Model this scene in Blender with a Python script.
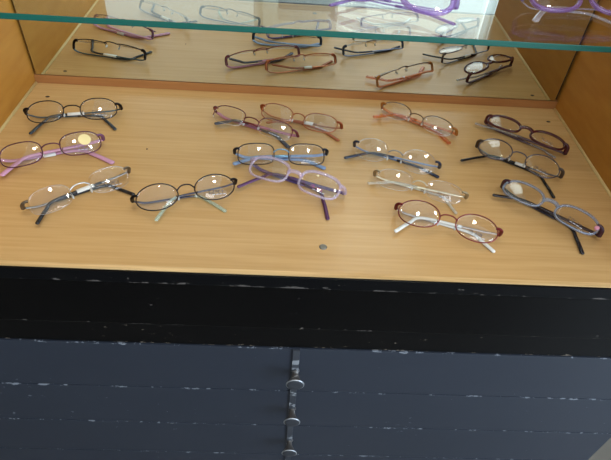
import bpy, bmesh, math, random
from mathutils import Vector, Matrix
random.seed(4)
S = bpy.context.scene
COL = S.collection
for o in list(bpy.data.objects): bpy.data.objects.remove(o)

# ------------------------------------------------------------------ camera
cam_d = bpy.data.cameras.new('camera'); cam = bpy.data.objects.new('camera', cam_d); COL.objects.link(cam)
cam_d.sensor_width = 36.0; cam_d.lens = 525.76 / 611 * 36.0; cam_d.clip_start = 0.01
rx, ux, fx = Vector((0.9983, -0.0016, 0.0576)), Vector((-0.0404, 0.694, 0.7188)), Vector((0.0412, 0.7199, -0.6928))
mw = Matrix.Identity(4)
for i in range(3):
    mw[i][0] = rx[i]; mw[i][1] = ux[i]; mw[i][2] = -fx[i]
cam.matrix_world = mw; cam.location = (0.3920, -0.7443, 0.4236)
S.camera = cam
# ------------------------------------------------------------------ world, lights, exposure
w = bpy.data.worlds.new('shop_air'); S.world = w; w.use_nodes = True
w.node_tree.nodes['Background'].inputs[0].default_value = (0.80, 0.88, 1.0, 1)
w.node_tree.nodes['Background'].inputs[1].default_value = 0.08
S.view_settings.view_transform = 'Standard'; S.view_settings.look = 'None'
S.view_settings.gamma = 1.0; S.view_settings.exposure = -0.16; S.view_settings.use_curve_mapping = False
S.cycles.transparent_max_bounces = 40; S.cycles.max_bounces = 14; S.cycles.glossy_bounces = 8
S.cycles.sample_clamp_indirect = 6.0

def area(name, loc, aim, sx, sy, power, col, shape='RECTANGLE'):
    l = bpy.data.lights.new(name, 'AREA'); l.shape = shape; l.size = sx
    if shape in ('RECTANGLE', 'ELLIPSE'): l.size_y = sy
    l.energy = power; l.color = col
    o = bpy.data.objects.new(name, l); COL.objects.link(o); o.location = loc
    o.rotation_euler = (Vector(aim) - Vector(loc)).to_track_quat('-Z', 'Y').to_euler()
    return o
CEIL = 1.90; FLOOR = -0.72
LAMPS = [(0.22, -0.34), (0.93, -0.34)]
for lx, ly in LAMPS:
    area('downlight_lamp', (lx, ly, CEIL - 0.012), (lx, ly, 0), 0.12, 0.12, 4.7, (1.0, 0.90, 0.74), 'DISK')
YF = -2.3; XR = 1.95                                     # front wall and right wall of the shop
WINS = [(-0.78, 0.22), (0.60, 1.55)]; WZ0, WZ1 = 0.25, 1.70
for wa, wb, wp in ((WINS[0] + (5.5,)), (WINS[1] + (9.0,))):
    area('window_daylight', ((wa + wb) / 2, YF + 0.004, (WZ0 + WZ1) / 2), ((wa + wb) / 2, 0, (WZ0 + WZ1) / 2), wb - wa - 0.1, WZ1 - WZ0 - 0.1, wp, (0.86, 0.95, 1.0))
PANEL = (0.85, -1.55, 0.42, 1.25)                         # ceiling panel light: centre x, y, size x, y
area('panel_lamp', (PANEL[0], PANEL[1], CEIL - 0.034), (PANEL[0], PANEL[1], 0), PANEL[2], PANEL[3], 7.5, (0.95, 0.98, 1.0)).rotation_euler = (0, 0, 0)
DY0, DY1, DZ1 = -1.95, -0.95, 1.38                       # glazed shop door in the right wall
area('door_daylight', (XR - 0.004, (DY0 + DY1) / 2, 0.33), (0, (DY0 + DY1) / 2, 0.33), DY1 - DY0 - 0.1, 1.9, 62.0, (0.64, 0.81, 1.0))

# ------------------------------------------------------------------ materials
def lin(r, g, b):
    f = lambda c: (c / 255 / 12.92) if c / 255 <= 0.04045 else ((c / 255 + 0.055) / 1.055) ** 2.4
    return (f(r), f(g), f(b), 1.0)
def new_mat(name):
    m = bpy.data.materials.new(name); m.use_nodes = True
    nt = m.node_tree; nt.nodes.clear()
    out = nt.nodes.new('ShaderNodeOutputMaterial')
    return m, nt, out
def pbsdf(name, col, rough=0.4, metal=0.0, spec=0.5, coat=0.0, trans=None):
    m, nt, out = new_mat(name)
    p = nt.nodes.new('ShaderNodeBsdfPrincipled')
    p.inputs['Base Color'].default_value = col; p.inputs['Roughness'].default_value = rough
    p.inputs['Metallic'].default_value = metal; p.inputs['Specular IOR Level'].default_value = spec
    p.inputs['Coat Weight'].default_value = coat
    nt.links.new(p.outputs[0], out.inputs[0]); return m
def clear(name, tint, refl_ior=1.5, diffuse=None, dmix=0.0, rough=0.0, gcol=(1, 1, 1, 1)):
    """clear glass or plastic: straight-through tint, Fresnel reflection, optional milky body"""
    m, nt, out = new_mat(name); N = nt.nodes; L = nt.links
    t = N.new('ShaderNodeBsdfTransparent'); t.inputs[0].default_value = tint
    g = N.new('ShaderNodeBsdfGlossy'); g.inputs['Roughness'].default_value = rough; g.inputs[0].default_value = gcol
    fr = N.new('ShaderNodeFresnel')                      # same reflectance entering and leaving the solid
    ge = N.new('ShaderNodeNewGeometry'); mi = N.new('ShaderNodeMix'); mi.data_type = 'FLOAT'
    L.new(ge.outputs['Backfacing'], mi.inputs['Factor']); mi.inputs['A'].default_value = refl_ior; mi.inputs['B'].default_value = 1.0 / refl_ior
    L.new(mi.outputs['Result'], fr.inputs[0])
    body = t
    if diffuse:
        d = N.new('ShaderNodeBsdfDiffuse'); d.inputs[0].default_value = diffuse
        mx = N.new('ShaderNodeMixShader'); mx.inputs[0].default_value = dmix
        L.new(t.outputs[0], mx.inputs[1]); L.new(d.outputs[0], mx.inputs[2]); body = mx
    m2 = N.new('ShaderNodeMixShader')
    L.new(fr.outputs[0], m2.inputs[0]); L.new(body.outputs[0], m2.inputs[1]); L.new(g.outputs[0], m2.inputs[2])
    L.new(m2.outputs[0], out.inputs[0]); return m
def wood(name, c1, c2, scale=(1.2, 22, 22), rough=0.42, stain=None, spots=0.0, spec=0.4):
    m, nt, out = new_mat(name); N = nt.nodes; L = nt.links
    tc = N.new('ShaderNodeTexCoord'); mp = N.new('ShaderNodeMapping'); mp.inputs['Scale'].default_value = scale
    L.new(tc.outputs['Object'], mp.inputs[0])
    n1 = N.new('ShaderNodeTexNoise'); n1.inputs['Scale'].default_value = 3.0; n1.inputs['Detail'].default_value = 6; n1.inputs['Distortion'].default_value = 0.6
    L.new(mp.outputs[0], n1.inputs['Vector'])
    n2 = N.new('ShaderNodeTexNoise'); n2.inputs['Scale'].default_value = 9.0; n2.inputs['Detail'].default_value = 4
    L.new(mp.outputs[0], n2.inputs['Vector'])
    ad = N.new('ShaderNodeMath'); ad.operation = 'ADD'; L.new(n1.outputs[0], ad.inputs[0]); L.new(n2.outputs[0], ad.inputs[1])
    rp = N.new('ShaderNodeValToRGB'); rp.color_ramp.elements[0].position = 0.38; rp.color_ramp.elements[1].position = 0.62
    mu = N.new('ShaderNodeMath'); mu.operation = 'MULTIPLY'; mu.inputs[1].default_value = 0.5; L.new(ad.outputs[0], mu.inputs[0])
    L.new(mu.outputs[0], rp.inputs[0]); rp.color_ramp.elements[0].color = c1; rp.color_ramp.elements[1].color = c2
    col = rp.outputs[0]
    if stain:
        n3 = N.new('ShaderNodeTexNoise'); n3.inputs['Scale'].default_value = 5.0; n3.inputs['Detail'].default_value = 3
        L.new(tc.outputs['Object'], n3.inputs['Vector'])
        r3 = N.new('ShaderNodeValToRGB'); r3.color_ramp.elements[0].position = 0.45; r3.color_ramp.elements[1].position = 0.75
        L.new(n3.outputs[0], r3.inputs[0])
        mx = N.new('ShaderNodeMix'); mx.data_type = 'RGBA'; L.new(r3.outputs[0], mx.inputs['Factor'])
        L.new(col, mx.inputs['A']); mx.inputs['B'].default_value = stain; col = mx.outputs['Result']
    p = N.new('ShaderNodeBsdfPrincipled'); p.inputs['Roughness'].default_value = rough; p.inputs['Specular IOR Level'].default_value = spec
    L.new(col, p.inputs['Base Color'])
    bp = N.new('ShaderNodeBump'); bp.inputs['Strength'].default_value = 0.06; bp.inputs['Distance'].default_value = 0.001
    L.new(n2.outputs[0], bp.inputs['Height']); L.new(bp.outputs[0], p.inputs['Normal'])
    L.new(p.outputs[0], out.inputs[0]); return m
def worn_paint(name, base, base2, chip, edge_z=None, rough=0.4, amount=0.72, spec=0.5, wscale=60.0):
    """old paint with chips; edge_z = local z of the worn edge (chips only close to it)"""
    m, nt, out = new_mat(name); N = nt.nodes; L = nt.links
    tc = N.new('ShaderNodeTexCoord')
    n1 = N.new('ShaderNodeTexNoise'); n1.inputs['Scale'].default_value = 7; n1.inputs['Detail'].default_value = 5
    L.new(tc.outputs['Object'], n1.inputs['Vector'])
    mx = N.new('ShaderNodeMix'); mx.data_type = 'RGBA'; L.new(n1.outputs[0], mx.inputs['Factor'])
    mx.inputs['A'].default_value = base; mx.inputs['B'].default_value = base2
    mp = N.new('ShaderNodeMapping'); mp.inputs['Scale'].default_value = (0.75, 1, 1.2); L.new(tc.outputs['Object'], mp.inputs[0])
    n2 = N.new('ShaderNodeTexNoise'); n2.inputs['Scale'].default_value = wscale; n2.inputs['Detail'].default_value = 5; n2.inputs['Roughness'].default_value = 0.65
    L.new(mp.outputs[0], n2.inputs['Vector'])
    n3 = N.new('ShaderNodeTexNoise'); n3.inputs['Scale'].default_value = 6; L.new(tc.outputs['Object'], n3.inputs['Vector'])
    s = N.new('ShaderNodeMath'); s.operation = 'MULTIPLY_ADD'; L.new(n3.outputs[0], s.inputs[0]); s.inputs[1].default_value = 0.25; L.new(n2.outputs[0], s.inputs[2])
    val = s.outputs[0]
    if edge_z is not None:
        sp = N.new('ShaderNodeSeparateXYZ'); L.new(tc.outputs['Object'], sp.inputs[0])
        d = N.new('ShaderNodeMath'); d.operation = 'SUBTRACT'; L.new(sp.outputs['Z'], d.inputs[0]); d.inputs[1].default_value = edge_z
        ab = N.new('ShaderNodeMath'); ab.operation = 'ABSOLUTE'; L.new(d.outputs[0], ab.inputs[0])
        mr = N.new('ShaderNodeMapRange'); L.new(ab.outputs[0], mr.inputs['Value'])
        mr.inputs['From Min'].default_value = 0.0; mr.inputs['From Max'].default_value = 0.0045
        mr.inputs['To Min'].default_value = 0.14; mr.inputs['To Max'].default_value = 0.0
        a2 = N.new('ShaderNodeMath'); a2.operation = 'ADD'; L.new(val, a2.inputs[0]); L.new(mr.outputs[0], a2.inputs[1]); val = a2.outputs[0]
    rp = N.new('ShaderNodeValToRGB'); rp.color_ramp.elements[0].position = amount; rp.color_ramp.elements[1].position = amount + 0.03
    L.new(val, rp.inputs[0])
    m2 = N.new('ShaderNodeMix'); m2.data_type = 'RGBA'; L.new(rp.outputs[0], m2.inputs['Factor']); L.new(mx.outputs['Result'], m2.inputs['A']); m2.inputs['B'].default_value = chip
    p = N.new('ShaderNodeBsdfPrincipled'); p.inputs['Roughness'].default_value = rough; p.inputs['Specular IOR Level'].default_value = spec
    L.new(m2.outputs['Result'], p.inputs['Base Color'])
    bp = N.new('ShaderNodeBump'); bp.inputs['Strength'].default_value = 0.1; bp.inputs['Distance'].default_value = 0.001
    L.new(n1.outputs[0], bp.inputs['Height']); L.new(bp.outputs[0], p.inputs['Normal'])
    L.new(p.outputs[0], out.inputs[0]); return m
def mirror_mat():
    m, nt, out = new_mat('mirror_silver')
    g = nt.nodes.new('ShaderNodeBsdfGlossy'); g.inputs['Roughness'].default_value = 0.0; g.inputs[0].default_value = (0.72, 0.77, 0.72, 1)
    nt.links.new(g.outputs[0], out.inputs[0]); return m

M_shelf = wood('beech_shelf', lin(195, 154, 99), lin(206, 166, 112), scale=(1.0, 30, 30), rough=0.27, spec=0.5)
M_side = wood('beech_side', lin(174, 117, 46), lin(186, 130, 55), scale=(2.0, 2.0, 9), rough=0.5, spec=0.2)
M_strip = wood('beech_strip', lin(164, 110, 62), lin(178, 122, 72), rough=0.45)
M_edgeband = wood('beech_edge', lin(196, 158, 104), lin(228, 192, 138), scale=(1.5, 40, 40), rough=0.5)
M_caulk = pbsdf('old_glue', lin(214, 186, 128), 0.5)
M_mirror = mirror_mat()
M_mirror_edge = pbsdf('mirror_edge', lin(46, 44, 36), 0.4)
M_backing = pbsdf('backing_brown', lin(58, 38, 24), 0.7)
M_black = worn_paint('black_lacquer', lin(6, 5, 6), lin(10, 9, 9), lin(90, 84, 80), -0.0951, 0.2, 0.82, 0.12, 90)
M_black_lip = worn_paint('black_lacquer_lip', lin(8, 7, 8), lin(12, 11, 11), lin(120, 108, 96), -0.1398, 0.3, 0.80, 0.12, 120)
M_black_slab = worn_paint('black_lacquer_slab', lin(8, 8, 10), lin(12, 12, 14), lin(90, 84, 80), -0.0185, 0.3, 0.79, 0.12, 120)
M_dark = pbsdf('dark_gap', lin(12, 12, 14), 0.7)
M_bar = worn_paint('worn_bar', lin(42, 44, 50), lin(70, 72, 78), lin(140, 142, 146), None, 0.45, 0.66, 0.5, 60)
M_knob = worn_paint('worn_knob', lin(70, 66, 64), lin(98, 92, 88), lin(150, 148, 146), None, 0.35, 0.7, 0.5, 120)
M_knob_highlight = pbsdf('knob_rim_highlight', lin(190, 192, 196), 0.3, 0.8)  # light catching the knob rim, put into its bright colour
M_knob_face = pbsdf('knob_face', lin(58, 60, 66), 0.5, 0.3)
M_screw = pbsdf('screw_metal', lin(128, 122, 112), 0.45, 0.6)
M_hole = pbsdf('dark_hole', lin(48, 30, 18), 0.8)
M_glass = clear('shelf_glass', (0.955, 0.985, 0.97, 1), 1.52)
M_glass_edge = None
def glass_edge():
    m, nt, out = new_mat('shelf_glass_edge')
    p = nt.nodes.new('ShaderNodeBsdfPrincipled'); p.inputs['Base Color'].default_value = lin(20, 92, 80); p.inputs['Roughness'].default_value = 0.08
    p.inputs['Specular IOR Level'].default_value = 0.6
    nt.links.new(p.outputs[0], out.inputs[0]); return m
M_glass_edge = glass_edge()
M_wall = pbsdf('shop_wall', lin(226, 224, 218), 0.8)
M_ceil = pbsdf('shop_ceiling', lin(238, 237, 232), 0.85)
def tile_mat():
    m, nt, out = new_mat('shop_floor_tile'); N = nt.nodes; L = nt.links
    tc = N.new('ShaderNodeTexCoord'); br = N.new('ShaderNodeTexBrick'); br.offset = 0
    br.inputs['Color1'].default_value = lin(112, 106, 98); br.inputs['Color2'].default_value = lin(98, 94, 86); br.inputs['Mortar'].default_value = lin(90, 86, 80)
    br.inputs['Scale'].default_value = 1.0; br.inputs['Brick Width'].default_value = 0.33; br.inputs['Row Height'].default_value = 0.33; br.inputs['Mortar Size'].default_value = 0.004
    L.new(tc.outputs['Object'], br.inputs['Vector'])
    p = N.new('ShaderNodeBsdfPrincipled'); p.inputs['Roughness'].default_value = 0.4; L.new(br.outputs[0], p.inputs['Base Color'])
    L.new(p.outputs[0], out.inputs[0]); return m
M_tile = tile_mat()
M_frame_white = pbsdf('window_frame_white', lin(230, 230, 228), 0.4)

# ------------------------------------------------------------------ mesh helpers
def link(name, bm, mats, parent=None, smooth=False):
    me = bpy.data.meshes.new(name); bm.to_mesh(me); bm.free()
    for m in (mats if isinstance(mats, (list, tuple)) else [mats]): me.materials.append(m)
    if smooth:
        for p in me.polygons: p.use_smooth = True
    o = bpy.data.objects.new(name, me); COL.objects.link(o)
    if parent: o.parent = parent
    return o
def b_box(bm, lo, hi, bev=0.0):
    lo = Vector(lo); hi = Vector(hi); c = (lo + hi) / 2; d = hi - lo
    r = bmesh.ops.create_cube(bm, size=1.0, matrix=Matrix.Translation(c) @ Matrix.Diagonal((d.x, d.y, d.z, 1)))
    if bev:
        es = list({e for v in r['verts'] for e in v.link_edges})
        bmesh.ops.bevel(bm, geom=es, offset=bev, segments=2, affect='EDGES', profile=0.7)
def box(name, lo, hi, mat, parent=None, bev=0.0):
    bm = bmesh.new(); b_box(bm, lo, hi, bev); return link(name, bm, mat, parent)
def prism_x(name, prof, x0, x1, mat, parent=None):
    bm = bmesh.new()
    a = [bm.verts.new((x0, y, z)) for y, z in prof]; b = [bm.verts.new((x1, y, z)) for y, z in prof]
    n = len(prof); bm.faces.new(a[::-1]); bm.faces.new(b)
    for i in range(n): bm.faces.new((a[i], a[(i + 1) % n], b[(i + 1) % n], b[i]))
    bmesh.ops.recalc_face_normals(bm, faces=bm.faces); return link(name, bm, mat, parent)
def tube(bm, pts, rad, closed=False, res=8, up=Vector((0, 0, 1))):
    """sweep an ellipse (ra along side, rb along up) over pts; rad: one (ra, rb) or a list"""
    n = len(pts); pts = [Vector(p) for p in pts]; rings = []
    for i, p in enumerate(pts):
        if closed: t = pts[(i + 1) % n] - pts[i - 1]
        else: t = pts[min(i + 1, n - 1)] - pts[max(i - 1, 0)]
        t = t.normalized(); u = up - t * up.dot(t)
        if u.length < 1e-4: u = Vector((0, 1, 0)) - t * t.y
        u.normalize(); s = t.cross(u)
        ra, rb = rad[i] if isinstance(rad, list) else rad
        rings.append([bm.verts.new(p + s * ra * math.cos(2 * math.pi * k / res) + u * rb * math.sin(2 * math.pi * k / res)) for k in range(res)])
    m = n if closed else n - 1
    for i in range(m):
        A = rings[i]; B = rings[(i + 1) % n]
        for k in range(res):
            f = bm.faces.new((A[k], A[(k + 1) % res], B[(k + 1) % res], B[k])); f.smooth = True
    if not closed:
        for rg, fl in ((rings[0], True), (rings[-1], False)):
            c = rg[::-1] if fl else rg
            bm.faces.new(c)
def spline(pts, n=8):
    pts = [Vector(p) for p in pts]; out = []
    for i in range(len(pts) - 1):
        p0 = pts[max(i - 1, 0)]; p1 = pts[i]; p2 = pts[i + 1]; p3 = pts[min(i + 2, len(pts) - 1)]
        for k in range(n):
            t = k / n
            out.append(0.5 * ((2 * p1) + (p2 - p0) * t + (2 * p0 - 5 * p1 + 4 * p2 - p3) * t * t + (3 * p1 - p0 - 3 * p2 + p3) * t ** 3))
    out.append(pts[-1]); return out
def blob(bm, c, r, rot=None):
    mt = Matrix.Translation(c) @ (rot.to_4x4() if rot else Matrix.Identity(4)) @ Matrix.Diagonal((r[0], r[1], r[2], 1))
    rr = bmesh.ops.create_uvsphere(bm, u_segments=10, v_segments=7, radius=1.0, matrix=mt)
    for v in rr['verts']:
        for f in v.link_faces: f.smooth = True
def lathe(bm, prof, org, axis_y=-1, seg=28, flatmat=None):
    """revolve (r, d) about the y axis going out along axis_y"""
    rings = []
    for r, d in prof:
        rings.append([bm.verts.new((org[0] + r * math.cos(2 * math.pi * k / seg), org[1] + axis_y * d, org[2] + r * math.sin(2 * math.pi * k / seg))) for k in range(seg)])
    for i in range(len(rings) - 1):
        for k in range(seg):
            f = bm.faces.new((rings[i][k], rings[i][(k + 1) % seg], rings[i + 1][(k + 1) % seg], rings[i + 1][k])); f.smooth = True
    bm.faces.new(rings[0]); bm.faces.new(rings[-1])
    bmesh.ops.recalc_face_normals(bm, faces=bm.faces)
def empty(name, loc, label, cat, group=None, rz=0.0):
    o = bpy.data.objects.new(name, None); COL.objects.link(o); o.location = loc; o.rotation_euler = (0, 0, rz)
    o.empty_display_size = 0.05
    o['label'] = label; o['category'] = cat
    if group: o['group'] = group
    return o
def structure(o):
    o['kind'] = 'structure'; return o

# ------------------------------------------------------------------ the shop around the cabinet
X0, X1, Y0, Y1 = -1.9, XR, YF, 0.075
structure(box('floor', (X0 - .1, Y0 - .1, FLOOR - 0.1), (X1 + .1, Y1 + .1, FLOOR), M_tile))
structure(box('ceiling', (X0 - .1, Y0 - .1, CEIL), (X1 + .1, Y1 + .1, CEIL + 0.1), M_ceil))
structure(box('wall_back', (X0 - .1, Y1, FLOOR), (X1 + .1, Y1 + 0.1, CEIL), M_wall))
structure(box('wall_left', (X0 - .1, Y0, FLOOR), (X0, Y1, CEIL), pbsdf('shop_wall_grey', lin(128, 122, 114), 0.8)))
M_pane = clear('window_pane', (1, 1, 1, 1), 1.45)
bm = bmesh.new()                                        # front wall with two window openings
xs = [X0 - .1, WINS[0][0], WINS[0][1], WINS[1][0], WINS[1][1], X1 + .1]
for a in (0, 2, 4): b_box(bm, (xs[a], Y0 - .1, FLOOR), (xs[a + 1], Y0, CEIL))
for a in (1, 3):
    b_box(bm, (xs[a], Y0 - .1, FLOOR), (xs[a + 1], Y0, WZ0)); b_box(bm, (xs[a], Y0 - .1, WZ1), (xs[a + 1], Y0, CEIL))
structure(link('wall_front', bm, M_wall))
for n_, (wa, wb) in enumerate(WINS):
    bm = bmesh.new()
    for a, b in (((wa, WZ0), (wa + .05, WZ1)), ((wb - .05, WZ0), (wb, WZ1)), ((wa, WZ0), (wb, WZ0 + .05)), ((wa, WZ1 - .05), (wb, WZ1))):
        b_box(bm, (a[0], Y0 - .08, a[1]), (b[0], Y0 - .02, b[1]))
    win = structure(link('window_%d' % (n_ + 1), bm, M_frame_white))
    box('pane', (wa + .04, Y0 - .055, WZ0 + .04), (wb - .04, Y0 - .05, WZ1 - .04), M_pane, win)
bm = bmesh.new()                                        # right wall with the door opening
b_box(bm, (X1, Y0, FLOOR), (X1 + .1, DY0, CEIL)); b_box(bm, (X1, DY1, FLOOR), (X1 + .1, Y1, CEIL)); b_box(bm, (X1, DY0, DZ1), (X1 + .1, DY1, CEIL))
structure(link('wall_right', bm, M_wall))
bm = bmesh.new()
for a, b in (((DY0, FLOOR), (DY0 + .06, DZ1)), ((DY1 - .06, FLOOR), (DY1, DZ1)), ((DY0, FLOOR), (DY1, FLOOR + .1)), ((DY0, DZ1 - .06), (DY1, DZ1))):
    b_box(bm, (X1 + .02, a[0], a[1]), (X1 + .07, b[0], b[1]))
dr = structure(link('door_1', bm, M_frame_white))
box('pane', (X1 + .04, DY0 + .05, FLOOR + .09), (X1 + .046, DY1 - .05, DZ1 - .05), M_pane, dr)

# ------------------------------------------------------------------ the display cabinet
W = 0.82; D = 0.3747; ZL = -0.0951; ZD = -0.1398; YB = -0.3747; TOP = 1.05
cab = empty('display_cabinet', (0, 0, FLOOR), 'wooden shop display cabinet with mirror back over a black chest of drawers', 'cabinet')
OFF = -FLOOR                                            # parts are written in world coordinates, the root stands on the floor
def P(o):
    o.parent = cab; o.matrix_parent_inverse = Matrix.Translation((0, 0, OFF)); return o
bm = bmesh.new(); b_box(bm, (-0.0005, -D + 0.006, -0.0185), (W + 0.0005, 0.03, 0.0)); P(link('shelf_board', bm, M_shelf))
P(box('front_edge_band', (-0.0005, -D, -0.0012), (W + 0.0005, -D + 0.006, 0.0), M_edgeband))
P(box('slab_front', (-0.104, -D - 0.0025, -0.0185), (W + 0.104, -D + 0.006, -0.0012), M_black_slab, None, 0.0006))
for s, nm in ((0, 'l'), (1, 'r')):
    xa, xb = ((-0.02, 0.0), (W, W + 0.02))[s]
    sp = P(box('side_panel', (xa, -D, 0.0), (xb, 0.03, TOP), M_side))
    bm = bmesh.new(); xx = 0.0 if s == 0 else W; sg = 1 if s == 0 else -1
    tube(bm, [(xx + sg * 0.0004, -D + 0.001, 0.0004), (xx + sg * 0.0004, -0.001, 0.0004)], (0.0024, 0.0024), res=8)
    P(link('glue_line', bm, M_caulk))
P(box('back_strip', (0.0002, 0.0, 0.0), (W - 0.0002, 0.02, 0.0133), M_strip, None, 0.0006))
P(box('backing_panel', (0, 0.0075, 0.0133), (W, 0.03, TOP), M_backing))
bm = bmesh.new(); b_box(bm, (0.0042, 0.0008, 0.0146), (W - 0.0055, 0.0065, TOP - 0.002))
mo = P(link('mirror', bm, [M_mirror_edge, M_mirror]))
for p in mo.data.polygons:
    if p.normal.y < -0.9: p.material_index = 1
# base: moulding, lip, drawers
BX0, BX1 = -0.104, W + 0.104
P(box('front_rail', (BX0, YB - 0.0012, ZL), (BX1, YB + 0.03, -0.0188), M_black, None, 0.0015))
P(box('front_lip', (BX0, YB + 0.0028, ZD), (BX1, YB + 0.03, ZL), M_black_lip, None, 0.0012))
M_drawer = []
DH = 0.1040; NDR = 5
P(box('carcass', (BX0 + 0.002, YB + 0.020, FLOOR + 0.0), (BX1 - 0.002, 0.05, -0.0186), M_dark))
def prism_knob(parent, x, z):
    bm = bmesh.new()
    lathe(bm, [(0.0056, 0.0), (0.0056, 0.0015), (0.0040, 0.0025), (0.0042, 0.007), (0.0052, 0.011), (0.0072, 0.015), (0.0098, 0.0188), (0.0112, 0.0205)], (x, YB + 0.0012, z))
    k = link('knob', bm, M_knob, parent)
    bm = bmesh.new()
    lathe(bm, [(0.0112, 0.0204), (0.0119, 0.0209), (0.0119, 0.0217), (0.0110, 0.0222)], (x, YB + 0.0012, z))
    link('knob_rim', bm, M_knob_highlight, k)
    bm = bmesh.new()
    lathe(bm, [(0.0110, 0.0220), (0.0104, 0.0226), (0.006, 0.0229), (0.001, 0.0230)], (x, YB + 0.0012, z))
    link('knob_face', bm, M_knob_face, k)
    return k
for i in range(NDR):
    zt = ZD - i * DH; zb = zt - DH
    md = worn_paint('drawer_paint', lin(37, 42, 53), lin(44, 49, 60), lin(124, 128, 136), zt - 0.001, 0.42, 0.83 - 0.008 * (i % 3), 0.5, 110)
    bm = bmesh.new(); b_box(bm, (BX0 + 0.001, YB + 0.001, zb + 0.0011), (BX1 - 0.001, YB + 0.019, zt - 0.0004), 0.0012)
    d = P(link('drawer', bm, md))
    prism_knob(d, 0.4145, zt - 0.050)
P(box('locking_bar', (0.4095, YB - 0.0016, ZD - NDR * DH + 0.004), (0.4185, YB + 0.0012, ZD - 0.001), M_bar, None, 0.0008))
P(box('plinth', (BX0 + 0.01, YB + 0.03, FLOOR), (BX1 - 0.01, YB + 0.045, ZD - NDR * DH), M_black))
P(box('base_side_panel', (BX0 - 0.0005, YB + 0.004, FLOOR), (BX0 + 0.0025, 0.05, ZD), M_black))
P(box('base_side_panel', (BX1 - 0.0025, YB + 0.004, FLOOR), (BX1 + 0.0005, 0.05, ZD), M_black))
def disc(name, x, y, r, h, mat, z=0.0, el=1.0):
    bm = bmesh.new(); bmesh.ops.create_cone(bm, cap_ends=True, segments=16, radius1=r, radius2=r * 0.8, depth=h, matrix=Matrix.Translation((x, y, z + h / 2)) @ Matrix.Diagonal((el, 1, 1, 1)))
    return P(link(name, bm, mat))
disc('nail_hole', 0.0313, -0.0393, 0.0022, 0.0004, M_hole, el=1.5); disc('nail_hole', 0.7960, -0.0393, 0.0024, 0.0004, M_hole, el=1.4)
disc('screw_head', 0.437, -0.3306, 0.0046, 0.0009, M_screw)
disc('nail_hole', 0.2040, -0.1597, 0.0013, 0.0004, M_hole)

# ------------------------------------------------------------------ the glass shelf, lying a little askew on four pins
GZ, GT = 0.200, 0.0066
th = 0.0
gs = empty('glass_shelf', (0.002, -0.2340, GZ), 'thick clear glass shelf with a green polished front edge', 'shelf', None, th)
bm = bmesh.new(); b_box(bm, (0, 0, 0), (W - 0.004, 0.218, GT), 0.0011)
gl = link('pane', bm, [M_glass, M_glass_edge], gs)
for p in gl.data.polygons:
    p.material_index = 0 if abs(p.normal.z) > 0.9 else 1
for px, py in ((0.0, -0.19), (0.0, -0.06), (W, -0.19), (W, -0.06)):
    bm = bmesh.new(); sg = 1 if px == 0 else -1
    tube(bm, [(px - sg * 0.004, py, GZ - 0.0031), (px + sg * 0.012, py, GZ - 0.0031)], (0.003, 0.003), res=10)
    P(link('shelf_pin', bm, M_screw))

# ------------------------------------------------------------------ spectacles
def metal(name, c, rough=0.28): return pbsdf(name, c, rough, 0.85)
def plastic(name, c, rough=0.22): return pbsdf(name, c, rough, 0.0, 0.5)
LENS = clear('lens_clear', (0.965, 0.965, 0.97, 1), 1.56)
LENS_EDGE = clear('lens_edge', (0.9, 0.9, 0.92, 1), 1.5, (0.85, 0.86, 0.9, 1), 0.65)
PAD = clear('pad_silicone', (0.9, 0.9, 0.88, 1), 1.45, (0.85, 0.85, 0.8, 1), 0.5)
PRINT_D = pbsdf('lens_print_dark', lin(70, 72, 86), 0.5); PRINT_L = pbsdf('lens_print_light', lin(222, 224, 232), 0.5)
PAPER = pbsdf('paper_tag', lin(236, 236, 232), 0.7)
GOLD = pbsdf('gold_sticker', lin(226, 206, 150), 0.4, 0.25)
mats = {}
def mt(kind, rgb):
    k = (kind, rgb)
    if k not in mats:
        nm = 'frame_%s_%d_%d_%d' % ((kind,) + rgb)
        if kind == 'm': mats[k] = metal(nm, lin(*rgb))
        elif kind == 'p': mats[k] = plastic(nm, lin(*rgb))
        elif kind == 'c': mats[k] = clear(nm, tuple(0.55 + 0.45 * x for x in lin(*rgb)[:3]) + (1,), 1.49, lin(*rgb), 0.30)
    return mats[k]
GLYPHS = [[(0, 0), (0, 1)], [(0, 1), (0.6, 1), (0.6, 0.5), (0, 0.5)], [(0, 0), (0.3, 1), (0.6, 0)], [(0.6, 1), (0, 1), (0, 0), (0.6, 0)], [(0, 0), (0, 1), (0.6, 0), (0.6, 1)], [(0, 1), (0.6, 1), (0, 0), (0.6, 0)]]

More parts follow.
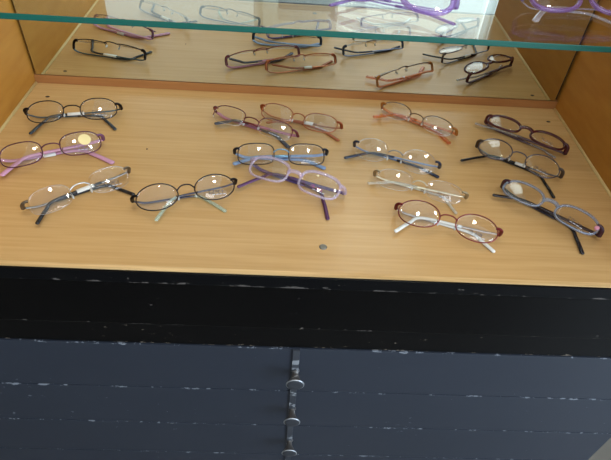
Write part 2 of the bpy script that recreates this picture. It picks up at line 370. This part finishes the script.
def spectacles(label, pos, ang, sep, lw, lh, n=2.4, tilt=33, rim='full', rimr=0.00078, rimc=('m', (30, 30, 34)), bridge=None, endc=None, tempc=('m', (30, 30, 34)), tipc=('p', (25, 25, 28)),
               tipL=None, tipR=None, tempw=(0.0017, 0.0008), tipw=(0.0026, 0.0015), tag=None, tagc=None, prnt=True, top=0.0, cat=0.0, zc=0.0210, double=False, pads=True, first='L', group='spectacles laid out on the wooden shelf', base=0.0, plast=False, brise=0.0026, sticker=False, tiplen=0.42, padc=None, bridge_v=0.22, lensm=None, pink=False):
    zc -= 0.0016 if base == 0 else 0
    root = empty('spectacles', (pos[0], pos[1] - (0.003 if base == 0 else 0), base), label, 'glasses', group, math.radians(ang))
    t = math.radians(tilt); ct, st = math.cos(t), math.sin(t)
    def F(u, v, w_): return Vector((u, v * ct - w_ * st, zc + v * st + w_ * ct))
    up_n = Vector((0, -st, ct)); up_v = Vector((0, ct, st))
    a, b = lw / 2, lh / 2
    def surf(s, du, dv):
        u = s * sep / 2 + du
        return -(u * u) / 0.90 - (dv * dv) / 0.26 - (du * du) / 0.30 + 0.0022
    def outl(s, th_):
        c, s_ = math.cos(th_), math.sin(th_)
        du = a * math.copysign(abs(c) ** (2 / n), c); dv = b * math.copysign(abs(s_) ** (2 / n), s_)
        if dv > 0: dv *= (1 - top)
        dv += cat * (s * du / a) * b
        return du, dv
    NS = 48
    rimm = mt(*rimc); brm = mt(*(bridge or rimc)); em = mt(*(endc or rimc)); tm = mt(*tempc); tpm = mt(*tipc)
    zmin = [9]
    for s in (-1, 1):
        # lens: closed solid between two curved faces
        bm = bmesh.new(); TH = 0.0016; R = 7
        def ring(off, k):
            out = []
            for j in range(NS):
                du, dv = outl(s, 2 * math.pi * j / NS); du *= k; dv *= k
                out.append(bm.verts.new(F(s * sep / 2 + du, dv, surf(s, du, dv) + off)))
            return out
        for off, flip in ((TH / 2, False), (-TH / 2, True)):
            rings = [ring(off, (q + 1) / R) for q in range(R)]
            c0 = bm.verts.new(F(s * sep / 2, 0, surf(s, 0, 0) + off))
            for j in range(NS):
                vs = (c0, rings[0][j], rings[0][(j + 1) % NS])
                f = bm.faces.new(vs[::-1] if flip else vs); f.smooth = True
                for q in range(R - 1):
                    vs = (rings[q][j], rings[q + 1][j], rings[q + 1][(j + 1) % NS], rings[q][(j + 1) % NS])
                    f = bm.faces.new(vs[::-1] if flip else vs); f.smooth = True
            if off > 0: fr = rings[-1]
            else: bk = rings[-1]
        for j in range(NS):
            f = bm.faces.new((fr[j], bk[j], bk[(j + 1) % NS], fr[(j + 1) % NS])); f.material_index = 1
        lens = link('lens', bm, [lensm or LENS, LENS_EDGE], root)
        # rim
        if rim != 'none':
            if rim == 'full': ths = [2 * math.pi * j / 56 for j in range(56)]; cl = True
            else: ths = [math.radians(-12 + 204 * j / 40) for j in range(41)]; cl = False
            pts = []
            for q in ths:
                du, dv = outl(s, q); k = 1 + (rimr * 0.5) / a
                pts.append(F(s * sep / 2 + du * k, dv * k, surf(s, du, dv)))
            rr = (rimr, rimr) if not plast else (rimr, rimr * 0.9)
            if plast:
                rr = [(rimr * (1.0 + 0.35 * max(0, math.sin(q))), rimr) for q in ths]
            bm = bmesh.new(); tube(bm, pts, rr, cl, 8, up_n); link('rim', bm, rimm, root, True)
        # end piece and hinge
        th0 = math.radians(24 if s > 0 else 156)
        du, dv = outl(s, th0); uo = s * sep / 2 + du; w0 = surf(s, du, dv)
        H = (uo + s * 0.0064, dv - 0.0015, w0 - 0.0135)
        pts = spline([(uo - s * 0.0005, dv, w0), (uo + s * 0.0035, dv + 0.0004, w0 - 0.0006), (uo + s * 0.0062, dv - 0.0004, w0 - 0.0045), H], 5)
        er = (0.0025, 0.0015) if not plast else (0.0032, 0.0020)
        bm = bmesh.new(); tube(bm, [F(*p) for p in pts], er, False, 8, up_v)
        hp = F(*H); blob(bm, hp, (0.0017, 0.0019, 0.0017)); link('end_piece', bm, em, root, True)
        if pink and s > 0:
            du, dv = outl(s, math.radians(4)); bm = bmesh.new()
            blob(bm, F(uo + 0.0006, dv + 0.0012, surf(s, du, dv) + 0.0006), (0.0030, 0.0036, 0.0022), Matrix.Rotation(t, 3, 'X'))
            pk = link('corner_inlay', bm, mt('p', (226, 150, 172)), root, True); pk['label'] = 'pink corner of the frame'
        # nose pad on its arm
        ui = s * (sep / 2 - a * 0.93)
        if pads:
            bm = bmesh.new()
            tube(bm, [F(*p) for p in spline([(ui + s * 0.0006, -b * 0.12, surf(s, -s * a * .93, 0)), (ui - s * 0.0005, -b * 0.2, surf(s, -s * a * .93, 0) - 0.0035), (ui - s * 0.0012, -b * 0.28, surf(s, -s * a * .93, 0) - 0.0042)], 4)], (0.0005, 0.0005), False, 6)
            link('pad_arm', bm, rimm if rim != 'none' else brm, root, True)
            bm = bmesh.new(); blob(bm, F(ui - s * 0.0016, -b * 0.3, surf(s, -s * a * .93, 0) - 0.0048), (0.0014, 0.0038, 0.0024)); link('nose_pad', bm, PAD, root, True)
        # folded temple lying on the shelf: the one hinged at s crosses to the other side
        tip = (tipL if s > 0 else tipR) or (-s * 0.058, -0.028)
        lvl = tipw[1] + 0.0004 if (first == ('L' if s < 0 else 'R')) else tipw[1] * 2 + tempw[1] * 2 + 0.0008
        yh = hp.y + 0.0005
        tx, ty = tip; bx = -s * 0.012 if abs(tx) < 0.045 else (-s * 0.029)
        path = spline([hp, (hp.x - s * 0.004, yh + 0.0012, lvl + (hp.z - lvl) * 0.55), (hp.x - s * 0.016, yh, lvl + 0.0004), (s * 0.018, yh - 0.0008, lvl), (bx, yh - 0.0035, lvl), (bx + (tx - bx) * 0.5, yh - 0.006 + (ty - yh + 0.006) * 0.36, lvl), (tx, ty, lvl)], 7)
        cut = int(len(path) * (1 - tiplen))
        bm = bmesh.new(); tube(bm, path[:cut + 2], tempw, False, 8); tp = link('temple', bm, tm, root, True)
        pp = path[cut:]; m_ = len(pp); e = [(tipw[0] * (0.72 + 0.28 * i / (m_ - 1)), tipw[1]) for i in range(m_)]
        d_ = (pp[-1] - pp[-2]).normalized()
        pp = pp + [pp[-1] + d_ * 0.0014, pp[-1] + d_ * 0.0021]; e = e + [(tipw[0] * 0.75, tipw[1] * 0.75), (tipw[0] * 0.25, tipw[1] * 0.3)]
        bm = bmesh.new(); tube(bm, pp, e, False, 10); link('temple_tip', bm, tpm, tp, True)
        if tag and s == (1 if tag[0] == 'R' else -1):
            i0 = min(range(len(path)), key=lambda i: abs(path[i].x - tag[1]))
            i1 = min(range(len(path)), key=lambda i: abs(path[i].x - tag[1] - tag[2]))
            i0, i1 = sorted((i0, i1)); q = path[i0:i1 + 1]
            if len(q) > 1:
                bm = bmesh.new(); tube(bm, q, (tipw[0] + 0.0006, tipw[1] + 0.0003), False, 10); link('price_tag', bm, PAPER, tp, True)
        # demo print on the lens
        if prnt and s > 0:
            bm = bmesh.new()
            for gi in range(5):
                g = GLYPHS[(gi * 2 + int(pos[0] * 100)) % 6]; gx = -0.008 + gi * 0.0036; gy = -b * 0.50 - 0.0006 * gi
                pts = []
                for (x_, y_) in g:
                    du = gx + x_ * 0.0038; dv = gy + y_ * 0.0042
                    pts.append(F(sep / 2 + du, dv, surf(1, du, dv) + TH / 2 + 0.0001))
                tube(bm, pts, (0.00038, 0.00008), False, 5, up_n)
            link('lens_print', bm, PRINT_D if prnt is True else mt(*prnt), lens, True)
            bm = bmesh.new()
            for gi in range(4):
                dv = -b * 0.62 - 0.0003 * gi; du = -0.005 + gi * 0.0042
                pts = [F(sep / 2 + du + q * 0.0032, dv, surf(1, du + q * 0.0032, dv) + TH / 2 + 0.0001) for q in (0, .5, 1)]
                tube(bm, pts, (0.0005, 0.00008), False, 5, up_n)
            link('lens_print', bm, PRINT_L, lens, True)
        if sticker and s > 0:
            bm = bmesh.new(); cx_, cy_ = 0.006, 0.0035; c0 = bm.verts.new(F(sep / 2 + cx_, cy_, surf(1, cx_, cy_) + TH / 2 + 0.0003)); rg = []; lo = []
            for j in range(24):
                du = cx_ + 0.0076 * math.cos(2 * math.pi * j / 24); dv = cy_ + 0.0076 * math.sin(2 * math.pi * j / 24)
                rg.append(bm.verts.new(F(sep / 2 + du, dv, surf(1, du, dv) + TH / 2 + 0.0003))); lo.append(bm.verts.new(F(sep / 2 + du, dv, surf(1, du, dv) + TH / 2 + 0.00005)))
            for j in range(24):
                bm.faces.new((c0, rg[j], rg[(j + 1) % 24])); bm.faces.new((rg[j], lo[j], lo[(j + 1) % 24], rg[(j + 1) % 24]))
            st_ = link('sticker', bm, GOLD, lens); st_['label'] = 'round gold sticker on the right lens'
    # bridge
    bm = bmesh.new(); ui = sep / 2 - a * 0.97; wv = surf(1, -a * 0.97, 0)
    v0 = b * bridge_v
    br = (0.0009, 0.0009) if not plast else (0.0030, 0.0019)
    tube(bm, [F(*p) for p in spline([(-ui, v0 - 0.001, wv), (-ui * 0.55, v0 + brise * 0.75, wv + 0.0014), (0, v0 + brise, wv + 0.002), (ui * 0.55, v0 + brise * 0.75, wv + 0.0014), (ui, v0 - 0.001, wv)], 5)], br, False, 8, up_n)
    if double:
        tube(bm, [F(*p) for p in spline([(-ui, -b * 0.25, wv - 0.001), (0, -b * 0.2, wv + 0.0005), (ui, -b * 0.25, wv - 0.001)], 5)], (0.0013, 0.0008), False, 8, up_n)
    link('bridge', bm, brm, root, True)
    return root

BK = (28, 28, 32); NAVY = (40, 52, 78)
spectacles('slim black metal spectacles with grey-blue temples nearest the left back corner', (0.0920, -0.1006), 11.8, 0.0700, 0.0475, 0.0315, 2.3, rimc=('m', (44, 36, 36)), tempc=('m', (70, 96, 112)), tipc=('p', (44, 54, 62)), tipL=(-0.053, -0.030), tipR=(0.055, -0.027), tag=('R', -0.012, 0.022), endc=('m', (40, 32, 32)))
spectacles('burgundy rimmed spectacles with pink temples and a round gold lens sticker', (0.0948, -0.1919), 24.6, 0.0700, 0.0480, 0.0305, 2.6, rimc=('m', (92, 52, 66)), tempc=('p', (204, 152, 182)), tipc=('p', (208, 154, 184)), tipL=(-0.061, -0.017), tipR=(0.066, -0.031), tempw=(0.0030, 0.0013), tipw=(0.0036, 0.0016), tag=('L', -0.012, 0.018), sticker=True, endc=('p', (110, 66, 96)), prnt=('m', (150, 110, 170)))
spectacles('rimless silver spectacles with black temples and a white tag at front left', (0.1529, -0.2654), 36.4, 0.0690, 0.0475, 0.0300, 2.5, rim='none', rimc=('m', (190, 188, 184)), tempc=('m', (150, 150, 150)), tipc=('p', BK), tipL=(-0.057, -0.017), tipR=(0.052, -0.023), tag=('R', -0.004, 0.024), endc=('m', (110, 100, 88)), tiplen=0.55, zc=0.0190)
spectacles('thin black oval spectacles with pale mint temple tips at front centre left', (0.2758, -0.2648), 19.8, 0.0675, 0.0470, 0.0310, 2.0, rimc=('m', (52, 44, 44)), tempc=('m', (84, 84, 100)), tipc=('c', (214, 232, 216)), tipL=(-0.040, -0.023), tipR=(0.039, -0.026), endc=('m', (26, 24, 26)), tiplen=0.36, brise=0.005)
spectacles('dark red half-rim spectacles with pink and black temples beside the copper pair', (0.3407, -0.1086), -23.9, 0.0720, 0.0490, 0.0265, 3.0, rim='half', rimc=('m', (112, 50, 52)), tempc=('p', (176, 112, 132)), tipc=('p', (66, 66, 76)), tipL=(-0.052, -0.010), tipR=(0.061, -0.007), tempw=(0.0030, 0.0012), tipw=(0.0034, 0.0015), endc=('p', (104, 34, 44)), double=True)
spectacles('copper orange metal spectacles with looped end pieces behind the dark red pair', (0.4064, -0.0920), -18.3, 0.0650, 0.0470, 0.0265, 2.6, rimc=('m', (176, 104, 66)), tempc=('m', (186, 120, 84)), tipc=('p', (168, 98, 66)), tipL=(-0.044, -0.008), tipR=(0.062, -0.006), endc=('m', (160, 88, 54)), cat=0.12, tag=('R', 0.004, 0.012))
spectacles('dark rectangular spectacles with light blue bridge and blue temples in the middle', (0.3848, -0.1811), 3.3, 0.0655, 0.0460, 0.0285, 3.2, rimc=('m', (66, 58, 56)), bridge=('m', (120, 160, 190)), tempc=('p', (140, 166, 206)), tipc=('p', (128, 152, 190)), tipL=(-0.061, -0.004), tipR=(0.057, -0.006), tempw=(0.0028, 0.0012), tipw=(0.0034, 0.0015), endc=('m', (40, 44, 56)), double=True)
spectacles('translucent lavender plastic spectacles with dark purple temples', (0.4017, -0.2279), -23.6, 0.0680, 0.0495, 0.0300, 2.9, rimc=('c', (224, 208, 228)), rimr=0.0017, plast=True, tempc=('p', (92, 72, 116)), tipc=('p', (84, 46, 84)), tipL=(-0.059, -0.034), tipR=(0.060, -0.033), tempw=(0.0030, 0.0013), tipw=(0.0026, 0.0016), pads=False, prnt=('p', (206, 110, 170)), base=0.0, tilt=23, zc=0.0220)
spectacles('small brown half-rim spectacles with bright orange temple tips at the back', (0.5792, -0.0733), -32.4, 0.0660, 0.0450, 0.0260, 2.4, rim='half', rimc=('m', (104, 78, 56)), tempc=('p', (206, 122, 74)), tipc=('c', (232, 132, 50)), tipL=(-0.058, -0.019), tipR=(0.058, -0.008), tempw=(0.0026, 0.0012), tipw=(0.0036, 0.0017), endc=('p', (170, 104, 40)), zc=0.0185)
spectacles('rimless oval spectacles with navy blue temples behind the pale gold pair', (0.5359, -0.1692), -20.4, 0.0640, 0.0455, 0.0325, 2.1, rim='none', rimc=('m', (150, 146, 140)), tempc=('m', (120, 136, 170)), tipc=('p', (36, 42, 62)), tipL=(-0.063, -0.017), tipR=(0.061, -0.001), endc=('p', (38, 44, 62)), prnt=False, zc=0.0185)
spectacles('pale gold rimless spectacles with straight cream temples, between navy and burgundy pairs', (0.5586, -0.2311), -18.9, 0.0625, 0.0460, 0.0265, 2.5, rim='none', rimc=('m', (206, 196, 172)), tempc=('m', (222, 214, 194)), tipc=('c', (232, 228, 214)), tipL=(-0.062, -0.005), tipR=(0.051, -0.015), endc=('m', (160, 148, 122)), zc=0.0185)
spectacles('burgundy oval wire spectacles with white temple tips nearest the front edge', (0.5812, -0.2957), -18.6, 0.0670, 0.0475, 0.0320, 2.1, rimc=('m', (124, 54, 52)), tempc=('m', (186, 178, 176)), tipc=('p', (232, 232, 226)), tipL=(-0.054, -0.025), tipR=(0.058, -0.012), endc=('m', (110, 40, 44)), tiplen=0.5, tilt=27, zc=0.0205)
spectacles('dark red plastic cat-eye spectacles by the right back corner', (0.7321, -0.1020), -36.8, 0.0640, 0.0460, 0.0290, 2.3, rimc=('p', (68, 14, 22)), rimr=0.0017, plast=True, tempc=('p', (92, 70, 76)), tipc=('c', (190, 186, 184)), tipL=(-0.070, -0.004), tipR=(0.050, -0.003), tempw=(0.0028, 0.0013), pads=False, cat=0.10, tilt=5, zc=0.0235)
spectacles('round grey metal spectacles with black temples and white tags by the right wall', (0.7031, -0.1653), -32.4, 0.0640, 0.0440, 0.0350, 2.0, rimc=('m', (96, 88, 96)), tempc=('m', (110, 110, 118)), tipc=('p', (24, 24, 26)), tipL=(-0.065, -0.031), tipR=(0.061, -0.030), tag=('R', -0.004, 0.014), endc=('m', (88, 78, 72)), tipw=(0.0022, 0.0014), tiplen=0.5, tilt=17, zc=0.0225)
spectacles('light blue-grey plastic spectacles with dark temples and a pink corner at front right', (0.7117, -0.2633), -42.0, 0.0675, 0.0485, 0.0300, 2.5, rimc=('c', (166, 178, 200)), rimr=0.0015, plast=True, tempc=('p', (52, 46, 54)), tipc=('p', (38, 34, 38)), tipL=(-0.063, -0.012), tipR=(0.059, -0.027), endc=('p', (60, 30, 44)), tempw=(0.0028, 0.0013), pads=False, cat=0.06, tilt=12, zc=0.0230, pink=True)
# two purple pairs lying on the glass shelf above
SZ = GZ + GT
spectacles('purple plastic spectacles on the glass shelf, the left one of two', (0.496, -0.1755), -20.0, 0.0730, 0.0500, 0.0360, 2.2, tilt=30, rimc=('c', (176, 136, 214)), rimr=0.0030, plast=True, tempc=('c', (168, 130, 208)), tipc=('c', (160, 120, 200)), group='purple spectacles on the glass shelf', pads=False, prnt=False, zc=0.0225, tipR=(0.069, -0.0055), base=SZ, endc=('c', (168, 130, 208)))
spectacles('purple plastic spectacles on the glass shelf above the right wall, with pale temples', (0.706, -0.164), 0.0, 0.0640, 0.0500, 0.0360, 2.2, tilt=30, rimc=('c', (176, 136, 214)), rimr=0.0026, plast=True, tempc=('c', (214, 206, 222)), tipc=('c', (220, 216, 224)), group='purple spectacles on the glass shelf', pads=False, prnt=False, zc=0.0225, tipR=(0.042, -0.026), tipw=(0.0036, 0.0015), base=SZ, endc=('c', (168, 130, 208)))
# a navy case and a pale blue card at the back of the glass shelf
o = box('glasses_case', (-0.034, -0.026, 0), (0.034, 0.026, 0.022), pbsdf('case_navy', lin(46, 40, 84), 0.35), None, 0.008)
o.location = (0.408, -0.108, SZ); o['label'] = 'dark navy glasses case on the glass shelf left of the purple pair'; o['category'] = 'case'
o = box('price_card', (-0.012, -0.020, 0), (0.012, 0.020, 0.0008), pbsdf('card_blue', lin(196, 214, 246), 0.5))
o.location = (0.464, -0.130, SZ); o['label'] = 'small pale blue card lying flat on the glass shelf'; o['category'] = 'card'
# ------------------------------------------------------------------ ceiling downlights
M_glow, nt, out = new_mat('lamp_glow'); e = nt.nodes.new('ShaderNodeEmission'); e.inputs[0].default_value = (1, .93, .82, 1); e.inputs[1].default_value = 20; nt.links.new(e.outputs[0], out.inputs[0])
for i, (lx, ly) in enumerate(LAMPS):
    d = empty('ceiling_downlight', (lx, ly, CEIL), 'round white ceiling downlight above the cabinet, ' + ('left' if i == 0 else 'right') + ' one of two', 'ceiling light', 'ceiling downlights')
    bm = bmesh.new(); pts = [(0.1 * math.cos(2 * math.pi * k / 32), 0.1 * math.sin(2 * math.pi * k / 32), -0.008) for k in range(32)]
    tube(bm, pts, (0.012, 0.008), True, 8); link('trim_ring', bm, M_frame_white, d, True)
    bm = bmesh.new(); bmesh.ops.create_cone(bm, cap_ends=True, segments=32, radius1=0.095, radius2=0.095, depth=0.006, matrix=Matrix.Translation((0, 0, -0.003))); link('diffuser', bm, M_frame_white, d)
pl = empty('ceiling_panel_light', (PANEL[0], PANEL[1], CEIL), 'long white ceiling panel light towards the shop front', 'ceiling light')
bm = bmesh.new(); hx, hy = PANEL[2] / 2, PANEL[3] / 2
for lo, hi in (((-hx - .03, -hy - .03, -.03), (-hx, hy + .03, 0)), ((hx, -hy - .03, -.03), (hx + .03, hy + .03, 0)), ((-hx, -hy - .03, -.03), (hx, -hy, 0)), ((-hx, hy, -.03), (hx, hy + .03, 0))): b_box(bm, lo, hi)
link('housing', bm, M_frame_white, pl)
box('diffuser', (-hx, -hy, -0.02), (hx, hy, -0.002), M_frame_white, pl)
